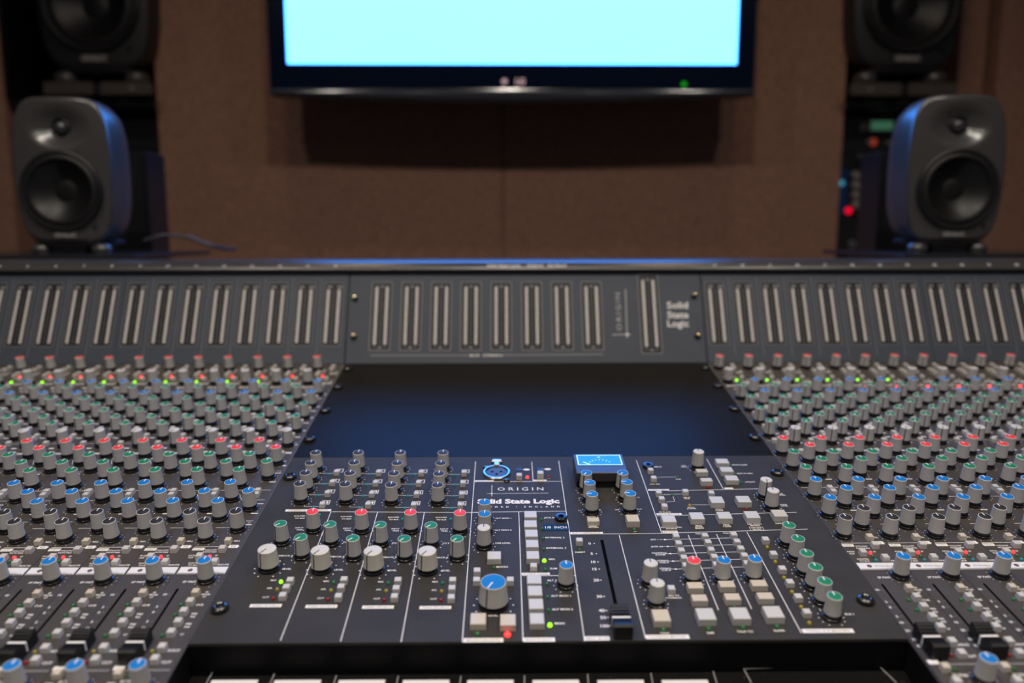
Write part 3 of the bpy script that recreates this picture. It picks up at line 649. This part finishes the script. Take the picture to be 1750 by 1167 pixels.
# --- cue routing grid and foldback
H_ = crop(1080, 890, 4.375)
grid = [((330, 102), (350, 156), (370, 210), (390, 264), (404, 322)), ((547, 100), (570, 148), (593, 204), (617, 257), (632, 315)), ((762, 92), (787, 143), (815, 195), (842, 248), (862, 306))]
for col in grid:
    for p in col: Bn(H_(*p), wd=5.4)
for a_, b_ in (((245, 141), (775, 127)), ((265, 192), (790, 178)), ((285, 246), (815, 232)), ((305, 302), (850, 286)), ((325, 361), (860, 344))):
    line(H_(*a_), H_(*b_), .45); x, y = Q(*H_(a_[0] + 2, a_[1])); LG.disc(x, y, .9, .13, M_print, 10); line(H_(a_[0] - 40, a_[1]), H_(*a_), .4)
for t_, p in (('EXT 1', (168, 141)), ('JACK IN', (185, 193)), ('CONTROL', (205, 241)), ('ROOM', (212, 254)), ('STEREO', (232, 299)), ('CUE A', (240, 312)), ('STEREO', (250, 357)), ('CUE B', (255, 370)), ('FOLD', (505, 97)), ('FOLD', (712, 92))): lbl(t_, *H_(*p), 1.8)
line(H_(420, 105), H_(647, 668)); line(H_(632, 100), H_(895, 660)); line(H_(860, 85), H_(1267, 840))
K(H_(463, 292), 'red', 0); K(H_(688, 290), 'blue', 0); K(H_(922, 279), 'blue', 0)
for p in ((1000, 128), (1060, 235), (1125, 346), (1182, 447), (1245, 556), (1308, 670)): Bn(H_(*p), wd=5.6)
for p in ((1012, 190), (1073, 300), (1138, 418), (1197, 525), (1265, 637), (1327, 757)): Ld(H_(*p), 'yellow', 1.6)
for p in ((1175, 28), (1243, 128), (1307, 238), (1373, 340), (1443, 447), (1517, 559)): K(H_(*p), 'green', 0)
for p in ((473, 478), (710, 468), (950, 461), (505, 571), (752, 563), (997, 556)): Bn(H_(*p), 27, 7.6, h=5, mt=M_btn2)
for p in ((552, 692), (808, 687), (1058, 676)): Bn(H_(*p), 31, 12.5, h=5.5)
Ld(H_(765, 640), 'green', 1.2)
for p, t_ in (((572, 800), 'DIM'), ((830, 790), 'TALK TO'), ((1085, 783), 'SLS/FB')): Ld(H_(*p), 'green', 1.6); lbl(t_, *H_(p[0] + 15, p[1] + 38), 1.9)
plate(*H_(1465, 823), 88, 4.0, 'STEREO BUS MASTERS'); lbl('BUS 1', *H_(1625, 698), 1.9)
LG.build('printed_legend', mp, 0, .001)

# ------------------------------------------------------------------ recessed lower panel
lp = thing('lower_panel', 'recessed dusty black fader panel below the master section', 'control panel', onpanel(0, 536, -24), ROTP)
MB().box(-WH + 1, WH - 1, -104, 0, -2.6, 0, M_blank, ch=.3).build('faceplate', lp, 0, .001)
def low(ix, iy, h=-24): x, s = pan(ix, iy, h); return x, -(s - 536)
for px, py in ((360, 1150), (466, 1153), (572, 1156), (678, 1157), (785, 1157), (894, 1156), (1002, 1154), (1110, 1152), (1217, 1149)):
    x, y = low(px, py); MB().bar((x + 1, y + 1), (x, y - 22), .8, .12, M_grey).build('divider_line', lp, 0, .001)
fa_, fb_ = low(1271, 1143), low(1498, 1134)
for a_, b_ in ((fa_, fb_), (fa_, low(1284, 1167)), (fb_, low(1532, 1167))): MB().bar(a_, b_, .9, .12, M_grey).build('frame_line', lp, 0, .001)
for px in (400, 508, 618, 728, 838, 950, 1061, 1171):
    x, y = low(px, 1168); MB().box(-15.5, 15.5, -9, 0, .02, 1.0, M_scrib, ch=.3).build('label_strip', lp, 0, .001, (x * .001, y * .001 + .0025, 0))

# ------------------------------------------------------------------ meter bridge
def meter_led_mesh(n, pitch, wd, ht):
    k = MB()
    for i in range(n): k.box(-wd / 2, wd / 2, i * pitch - ht / 2, i * pitch + ht / 2, 0, .35, M_dot)
    return k.mesh('led_column', 0, .001)
def meter(parent, x, t0, t1, wd, dx, style, root_x=0):
    """one bar-graph meter: window from t0 to t1 up the bridge"""
    key = ('meter', style)
    h = t1 - t0
    if key not in ME:
        k = MB().box(-wd / 2, wd / 2, 0, h, .02, .25, M_window, ch=.1); k.frame(0, h / 2, wd - 1, h - 1, 1.2, .29, M_dim if style == 'side' else M_grey)
        ME[key] = k.mesh('meter', 0, .001)
        b0, b1 = h * (.06 if style == 'side' else .10), h * (.875 if style == 'side' else .91)
        n = 34; ME[('col', style)] = (meter_led_mesh(n, (b1 - b0) / (n - 1), 3.6, (b1 - b0) / (n - 1) * .64), b0)
        s_ = MB()
        for i in range(30):
            s_.rect(0, b0 + (b1 - b0) * i / 29, 4.6 if i % 10 == 0 else 3.0, .8, .30, M_dim)
        for xx in (-dx, dx): s_.rect(xx, h * .935, 4.0, 2.2, .30, M_dim)
        if style != 'side': s_.rect(0, h * .045, 5.0, 2.6, .30, M_grey); s_.rect(-dx, h * .06, 3, 2, .30, M_dim); s_.rect(dx, h * .06, 3, 2, .30, M_dim); s_.rect(0, h * .935, 5, 2.4, .3, M_grey)
        else: s_.rect(-dx + 1.5, h * .93, 7, 3.2, .31, M_grey); s_.rect(dx - 1.5 + 2, h * .93, 7, 3.2, .31, M_grey)
        ME[('scale', style)] = s_.mesh('scale', 0, .001)
    mo = put('meter', ME[key], parent, ((x - root_x) * .001, t0 * .001, 0))
    me, b0 = ME[('col', style)]
    for sx_ in (-1, 1): put('led_column', me, mo, (sx_ * dx * .001, b0 * .001, .00026))
    put('scale', ME[('scale', style)], mo)
    return mo
tb0, tb1 = bri(569, 591)[1], bri(569, 483)[1]
def bank(c0_, c1_, label):
    x0, x1 = strip_x(c0_), strip_x(c1_) + PITCH
    t = thing('meter_panel', label, 'meter panel', O + EX * x0 * .001, ROTB, 'meter panels of the bridge')
    MB().box(.2, x1 - x0 - .2, .3, 133.0, -2.6, 0, M_meterp, ch=.2).build('faceplate', t, 0, .001)
    for c in range(c0_, c1_ + 1):
        if c not in CHANS: continue
        sx_ = strip_x(c); meter(t, sx_ + 18.2, tb0, tb1, 26, 7.2, 'side', x0)
        if c < c1_: put('divider_line', MB().rect(0, 0, .9, 112, .1, M_dim).mesh('divider_line', 0, .001), t, ((sx_ + PITCH - x0) * .001, .066, 0))
bank(4, 8, 'bridge panel of bar meters at the far left, below lip numbers 4 to 8')
bank(9, 16, 'bridge panel of eight bar meters just left of the logo panel')
bank(17, 24, 'bridge panel of eight bar meters just right of the logo panel')
bank(25, 28, 'bridge panel of bar meters at the far right, below lip numbers 25 to 28')
cp = thing('meter_panel', 'central bridge panel with nine bar meters and the maker\'s white logo', 'meter panel', O, ROTB, 'meter panels of the bridge')
MB().box(-WH + .4, WH - .4, .3, 133.0, -2.6, 0, M_meterp, ch=.2).build('faceplate', cp, 0, .001)
I_ = crop(580, 430, 2.692)
ct0, ct1 = bri(*I_(191, 456))[1], bri(*I_(191, 140))[1]
for px in (191, 330, 467, 605, 745, 886, 1025, 1163): meter(cp, bri(*I_(px, 300))[0], ct0, ct1, 28, 7.0, 'bus')
meter(cp, bri(*I_(1428, 290))[0], bri(*I_(1437, 470))[1], bri(*I_(1423, 105))[1], 28, 7.0, 'mix')
pr = MB()
def b2(p): return bri(*I_(*p))
for a_, b_ in (((143, 477), (600, 477)), ((755, 476), (1215, 472))): MB().bar(b2(a_), b2(b_), 1.6, .12, M_grey).build('caption_line', cp, 0, .001)
x, y = b2((676, 477)); pr.text('BUS  STEREO', x, y, 2.6, .12, M_print, .03, 0, 44)
x, y = b2((1283, 275)); pr.text('ORIGIN', x, y, 6.6, .12, M_printm, .01, R(90), abs(b2((1283, 188))[1] - b2((1283, 362))[1]), sp=1.3)
pr.bar(b2((1316, 172)), b2((1324, 398)), 1.5, .12, M_printm); pr.bar(b2((1256, 382)), b2((1342, 381)), 1.5, .12, M_printm)
x, y = b2((1324, 381)); pr.disc(x, y, 2.0, .14, M_print, 10)
for t_, p in (('Solid', (1555, 246)), ('State', (1557, 290)), ('Logic', (1558, 330))):
    x, y = b2(p); pr.text(t_, x, y, 9.2, .12, M_print, .022, 0, 29)
pr.build('printed_legend', cp, 0, .001)['kind'] = 'stuff'
for px in ((606, 508), (604, 574), (1187, 504), (1193, 573)):
    x, y = bri(*px, 3); put('screw', ME['thumb'], cp, (x * .001, y * .001, 0))

# ------------------------------------------------------------------ loudspeakers
def monitor(name, label, loc, rz, sc, group, cab=None):
    cab = cab or M_cab
    """rounded two-way monitor; local x right, z up, baffle towards -y; 0.151 x 0.226 m at sc 1"""
    t = thing(name, label, 'loudspeaker', loc, (0, 0, rz), group)
    W2, H2, D2 = .0755, .113, .142
    zc = .018 + H2; zw, zt = zc - .032, zc + .066; n = 96
    def outline(a_):
        c, s = abs(math.cos(a_)), abs(math.sin(a_)); e = 6.0
        r = ((c / W2) ** e + (s / H2) ** e) ** (-1 / e); return r
    def bow(x, z): return x * (1 - .12 * ((z - zc) / H2) ** 2)          # barrel-shaped flanks
    def depth(x, z):
        d = .010 * ((x / W2) ** 2) + .006 * ((z - zc) / H2) ** 2          # bowed baffle, d grows backwards
        q = math.hypot(x / .052, (z - zt) / .037)
        if q < 1: d += .017 * (.5 + .5 * math.cos(math.pi * q)) ** .8
        q = math.hypot(x, z - zw)
        if q < .060: d += .030 * min(1, (.060 - q) / .004)
        q = math.hypot(x, z - zt)
        if q < .0135: d += .012 * min(1, (.0135 - q) / .003)
        return d
    rings = 44; vs = []; fs = []
    for i in range(rings + 1):
        f = i / rings
        for k_ in range(n):
            a_ = 2 * math.pi * k_ / n; r = outline(a_) * f; x, z = r * math.cos(a_), zc + r * math.sin(a_); x = bow(x, z)
            d = depth(x, z); e = max(0, (f - .955) / .045); d += .004 * e * e
            vs.append((x, d, z))
    for g_, d in ((1.0, .018), (1.0, .046), (.985, .066), (.93, .092), (.80, .118)):
        for k_ in range(n):
            a_ = 2 * math.pi * k_ / n; r = outline(a_) * g_; vs.append((bow(r * math.cos(a_), zc + r * math.sin(a_)), d, zc + r * math.sin(a_)))
    nr = rings + 6
    for i in range(nr - 1):
        for k_ in range(n):
            j = (k_ + 1) % n; fs.append((i * n + k_, i * n + j, (i + 1) * n + j, (i + 1) * n + k_))
    fs.append(tuple((nr - 1) * n + k_ for k_ in reversed(range(n))))
    cb = MB().add([(x * sc, y * sc, z * sc) for x, y, z in vs], fs, cab).build('cabinet', t, 60)
    # woofer: frame ring, rubber surround, cone, dust cap (prof z runs towards the listener = -y)
    wf = MB().lathe([(.0625, -.012), (.0625, .000), (.0600, .0015), (.0555, .0005)], 56, M_black, axis='y', cap1=False).build('woofer', t, 40, sc, (0, 0, zw * sc))
    MB().lathe([(.0555, .0005), (.0530, .0030), (.0490, .0028), (.0465, -.001)], 56, M_sur, axis='y', cap1=False).build('surround', wf, 50, sc)
    MB().lathe([(.0465, -.001), (.0350, -.010), (.0200, -.017), (.0165, -.018)], 56, M_cone, axis='y', cap1=False).build('cone', wf, 50, sc)
    MB().lathe([(.0170, -.0178), (.0150, -.0172), (.0095, -.0160), (.003, -.0155)], 40, M_cone, axis='y').build('dust_cap', wf, 60, sc)
    tw_ = MB().lathe([(.0145, -.024), (.0145, -.0175), (.0125, -.0165), (.0110, -.018)], 32, M_black, axis='y', cap1=False).build('tweeter', t, 40, sc, (0, 0, zt * sc))
    MB().lathe([(.0110, -.018), (.0098, -.0130), (.0070, -.0098), (.003, -.0085)], 32, M_dome, axis='y').build('dome', tw_, 60, sc)
    y_ = depth(.017, zc - .1005) - .0012
    lgm = MB(); vs, fs = glyphs('GENELEC', .03, 1.0); xs_ = [v[0] for v in vs]; kx = .034 / (max(xs_) - min(xs_))
    lgm.add([((v[0] - (max(xs_) + min(xs_)) / 2) * kx * sc, (y_ + .0015 * 0) * sc, (zc - .1008 + (v[1] - .35) * .0090) * sc) for v in vs], fs, M_logo); lgm.build('maker_name', t)
    MB().lathe([(.0022, -.004), (.0020, .0012)], 14, M_black, axis='y').build('power_light', t, 30, sc, (.046 * sc, .004 * sc, (zc - .088) * sc))
    # rubber table stand
    st = MB().box(-.045 * sc, .045 * sc, .010 * sc, .115 * sc, .0135 * sc, .021 * sc, M_black, ch=.002 * sc).build('rubber_stand', t)
    for x in (-.047, .047):
        MB().lathe([(.0125, 0), (.0155, .004), (.0150, .011), (.009, .0155)], 24, M_cab, c=(0, 0, 0)).build('foot', st, 50, sc, (x * sc, .022 * sc, 0))
    MB().lathe([(.0125, 0), (.0150, .004), (.0140, .011), (.009, .0155)], 24, M_cab).build('foot', st, 50, sc, (0, .100 * sc, 0))
    return t
DS = 1.235
plz = 1.0400
lx = dep(111, 420, Y(DS))[0]; rx = dep(1631, 420, Y(DS))[0]
monitor('studio_monitor', 'small rounded dark grey monitor on the left plate, right flank lit blue', (lx, Y(DS), plz), R(3), 1.0, 'near-field monitors')
monitor('studio_monitor', 'small rounded dark grey monitor on the right plate, left flank lit blue', (rx, Y(DS), plz), R(-3), 1.02, 'near-field monitors')
for sgn, px, lab in ((-1, 230, 'black speaker stand with flat plate under the left small monitor'), (1, 1545, 'black speaker stand with flat plate under the right small monitor')):
    xe = dep(px, 441, Y(1.16))[0]; xo = lx - .22 if sgn < 0 else rx + .22
    t = thing('speaker_stand', lab, 'speaker stand', ((xe + xo) / 2, Y(1.32), 0), group='stands behind the console')
    hw_ = abs(xo - xe) / 2
    MB().box(-hw_, hw_, Y(1.16) - Y(1.32), Y(1.46) - Y(1.32), plz - .0065, plz, M_ply, ch=.0008).build('top_plate', t)
    MB().box(-.03, .03, -.03, .03, .02, plz - .0065, M_black).build('column', t); MB().box(-.15, .15, -.11, .14, 0, .02, M_black, ch=.004).build('base_plate', t)
# cable on the left plate
p0 = Vector((lx + .075, Y(DS) + .11, plz + .020))
MB().tube([p0, p0 + Vector((.03, .01, .010)), p0 + Vector((.07, .02, .006)), p0 + Vector((.105, .03, -.010)), p0 + Vector((.125, .05, -.0165)), p0 + Vector((.13, .08, -.0165))], .0028, M_cable).build('speaker_cable')
tag(bpy.data.objects['speaker_cable'], 'thin cable arching off the left plate beside the small monitor', 'cable')
# large monitors in the niches, on isolation stands
DB = 2.00
for px, side in ((160, 'left'), (1552, 'right')):
    xb, zb = dep(px, 128, Y(DB)); zz = zs
    hst = dep(px, 127, Y(DB))[1] - zs
    t = thing('isolation_stand', 'low isolation stand under the large monitor in the %s niche' % side, 'speaker stand', (xb, Y(DB) + .01, zs), group='isolation stands')
    for sx_ in (-1, 1):
        MB().box(-.062, .062, 0, .016, 0, .030, M_vub if False else mat('iso_brown', (.085, .07, .06), .4), ch=.002).build('front_bar', t, 0, 1, (sx_ * .072, 0, .001))
        for yy in (.01, .20): MB().lathe([(.011, 0), (.013, .010), (.012, hst - .026), (.009, hst - .0185)], 16, MATS['iso_brown']).build('post', t, 40, 1, (sx_ * .125, yy + .002, .0005))
    MB().box(-.014, .014, .002, .20, 0.001, .028, M_black).build('spacer', t)
    pl_ = MB(); pl_.text('ISO', 0, 0, .006, 0, M_logo, .02, T=lambda p: (p[0] + .09 * (1 if side == 'left' else -1), -.0006, .016 + p[1])); pl_.build('maker_name', t)
    monitor('studio_monitor', 'large dark monitor on the shelf of the %s niche, beside the television' % side, (xb, Y(DB), zs + hst - .016 * 1.0), 0, 1.9, 'large monitors in the niches', M_cabd)
# dark cabinets behind the small monitors
for px, sgn, lab in ((250, -1, 'tall black cabinet behind the left small monitor, inner side lit blue'), (1505, 1, 'tall black cabinet behind the right small monitor, inner side lit blue')):
    D0 = 1.52; xe, zt_ = dep(px, 259, Y(D0))
    t = thing('tower_cabinet', lab, 'cabinet', (xe, Y(D0), 0), (0, 0, 0), 'tower cabinets')
    a_, b_ = (-.20, 0) if sgn < 0 else (0, .20)
    MB().box(a_, b_, 0, .078, .03, zt_, M_gear, ch=.002).build('body', t); MB().box(a_ + .008, b_ - .008, -.006, -.0005, .05, zt_ - .008, M_black).build('front_grille', t)
    MB().box(a_ - .02, b_ + .02, -.06, .14, 0, .03, M_black, ch=.004).build('plinth', t)

# ------------------------------------------------------------------ television
DT = 1.88
ty = Y(DT)
sx0, sz0 = dep(491, 109, ty); sx1, _ = dep(1259, 109, ty)
sw = sx1 - sx0; shh = sw * 9 / 16; scx = (sx0 + sx1) / 2
bx0, bx1 = dep(460, 100, ty)[0] - scx, dep(1290, 100, ty)[0] - scx
zb_ = dep(875, 160, ty)[1]
tv = thing('television', 'wall-mounted flat television with a glowing pale cyan screen', 'television', (scx, ty, zb_))
MB().box(bx0, bx1, .012, .072, 0, shh + (sz0 - zb_) + .04, M_tv, ch=.004).build('housing', tv)
bz = sz0 - zb_; fr = MB(); top = bz + shh
fr.box(bx0, -sw / 2, -.002, .012, 0, top + .04, M_tv); fr.box(sw / 2, bx1, -.002, .012, 0, top + .04, M_tv)
fr.box(-sw / 2, sw / 2, -.002, .012, 0, bz, M_tv); fr.box(-sw / 2, sw / 2, -.002, .012, top, top + .04, M_tv); fr.build('bezel', tv)
MB().add([(-sw / 2, .004, bz), (sw / 2, .004, bz), (sw / 2, .004, top), (-sw / 2, .004, top)], [(0, 1, 2, 3)], M_scr).build('screen', tv)
vs, fs = [], []; n = 40
for i in range(n + 1):                           # bowed bright strip under the bezel
    u = -1 + 2 * i / n; x = u * (bx1 - bx0) / 2 + (bx0 + bx1) / 2; q = (1 - u * u)
    zt2, zb2 = .006 - .013 * q, -.006 - .016 * q
    vs += [(x, -.004, .010), (x, -.008, zt2), (x, -.006, (zt2 + zb2) / 2 - .001), (x, .004, zb2 + .001), (x, .03, zb2 + .002), (x, .03, .010)]
for i in range(n):
    for k_ in range(5): fs.append((i * 6 + k_, (i + 1) * 6 + k_, (i + 1) * 6 + k_ + 1, i * 6 + k_ + 1))
ch_ = MB().add(vs, fs, M_chin); ch_.build('chin_strip', tv, 70)['label'] = 'bowed metallic strip along the bottom of the television'
def tvp(ix, iy): x, z = dep(ix, iy, ty - .003); return x - scx, z - zb_
x, z = tvp(862, 139); MB().lathe([(.0062, 0), (.0060, .0012)], 20, M_pink, axis='y').build('emblem', tv, 0, 1, (x, -.0022, z))
x, z = tvp(889, 139); lm = MB(); lm.text('LG', 0, 0, .0125, 0, M_pink, .05, T=lambda p: (p[0], 0, p[1])); lm.build('maker_name', tv, 0, 1, (x, -.0026, z))
x, z = tvp(1169, 144); MB().lathe([(.0058, 0), (.0056, .001)], 18, M_tvled, axis='y').build('power_light', tv, 0, 1, (x, -.0022, z))
MB().box(-.22, .22, .072, WY - ty - .0005, .15, .42, M_black).build('wall_bracket', tv)

# ------------------------------------------------------------------ racks of outboard gear in the niches
RY = Y(2.16)
def gear(name, label, x0, x1, z0, z1, mt):
    t = thing(name, label, 'audio unit', ((x0 + x1) / 2, RY, z0), group='outboard units in the niche racks')
    hw_ = (x1 - x0) / 2; MB().box(-hw_, hw_, .004, .25, 0, z1 - z0, M_gear).build('chassis', t)
    f_ = MB().box(-hw_, hw_, -.003, .0035, .001, z1 - z0 - .001, mt); f_.build('front_panel', t)
    for sx_ in (-1, 1):
        for zz in (.010, z1 - z0 - .010): MB().lathe([(.0032, 0), (.0026, .0015)], 12, M_steel, axis='y').build('rack_screw', t, 30, 1, (sx_ * (hw_ - .008), -.0032, zz))
    return t
def gk(t, ix, iy, r, mt, name='control_knob', h=.014):
    x, z = dep(ix, iy, RY - .004); MB().lathe([(r, 0), (r * .92, h * .9), (r * .7, h)], 20, mt, axis='y').build(name, t, 40, 1, (x - t.location.x, -.0032, z - t.location.z))
ax0, ax1 = xr + .012, xre - .012
def zy(v): return dep(1475, v, RY)[1]
g1 = gear('compressor_unit', 'black rack unit with a small green display in the right niche', ax0, ax1, zy(232), zy(200), M_gear)
gk(g1, 1474, 217, .013, M_gk); gk(g1, 1482, 218, .007, M_gk)
x0, z0 = dep(1488, 222, RY - .004); x1, z1 = dep(1527, 207, RY - .004)
MB().box(0, x1 - x0, -.0015, 0, 0, z1 - z0, M_disp).build('display', g1, 0, 1, (x0 - g1.location.x, -.0032, z0 - g1.location.z))
g2 = gear('preamp_unit', 'black rack unit with an orange-red button under the green display', ax0, ax1, zy(262), zy(233), M_gear)
gk(g2, 1492, 243, .010, mat('gear_red', (.5, .06, .03), .4, emit=(.5, .06, .03), es=.35), 'red_button', .006); gk(g2, 1483, 243, .006, M_gk); gk(g2, 1517, 245, .006, M_gk); gk(g2, 1527, 244, .006, M_gk)
g3 = gear('blank_rack_unit', 'plain black rack unit above the blue-sided unit in the right niche', ax0, ax1, zy(286), zy(263), M_gear)
gk(g3, 1470, 270, .012, mat('gear_dim', (.05, .05, .05), .4))
g4 = gear('equalizer_unit', 'rack unit with a blue panel, grey knobs and a red light in the right niche', ax0, ax1, zy(368), zy(287), M_gear)
x0, z0 = dep(1425, 366, RY - .004); x1, z1 = dep(1449, 288, RY - .004); x0 = ax0 + .002
MB().box(0, x1 - x0, -.0012, 0, 0, z1 - z0 - .002, M_gearb).build('blue_panel', g4, 0, 1, (x0 - g4.location.x, -.0032, z0 - g4.location.z + .001))
for v in (300, 317, 334, 350): gk(g4, 1461, v, .012, M_gk)
gk(g4, 1438, 313, .008, mat('gear_cyan', (.1, .4, .5), .4, emit=(.05, .30, .42), es=.7), 'blue_light', .004)
gk(g4, 1450, 360, .009, mat('gear_redlit', (.5, 0, .02), .4, emit=(1, .0, .03), es=1.0), 'red_light', .004); gk(g4, 1476, 359, .007, M_gk)
g5 = gear('patch_unit', 'black rack unit with metal sockets at the bottom of the right niche', ax0, ax1, zy(440), zy(369), M_gear)
gk(g5, 1456, 417, .011, M_steel, 'socket', .006); gk(g5, 1454, 432, .010, M_steel, 'socket', .006)
bx0_, bx1_ = xle + .012, xl - .012
h1 = gear('power_unit', 'black rack unit high in the left niche behind the small monitor', bx0_, bx1_, zy(255), zy(205), M_gear)
h2 = gear('patch_unit', 'black rack unit with a silver knob at the left frame edge', bx0_, bx1_, zy(440), zy(256), M_gear)
gk(h2, 12, 278, .014, M_steel); gk(h2, 30, 325, .007, M_steel, 'socket', .006); gk(h2, 31, 343, .007, M_steel, 'socket', .006)
for a_, b_, lab in ((xr, xre, 'black rack frame in the right niche holding the outboard units'), (xle, xl, 'black rack frame in the left niche holding the outboard units')):
    t = thing('equipment_rack', lab, 'rack', ((a_ + b_) / 2, RY, 0), group='niche racks')
    hw_ = (b_ - a_) / 2
    for sx_ in (-1, 1): MB().box(min(sx_ * (hw_ - .002), sx_ * (hw_ - .0105)), max(sx_ * (hw_ - .002), sx_ * (hw_ - .0105)), 0, .27, 0, zs - .024, M_black).build('side_panel', t)
    zl = zy(440) - .002
    MB().box(-hw_ + .011, hw_ - .011, 0, .26, zl - .02, zl, M_black).build('support_shelf', t)
bpy.context.view_layer.update()
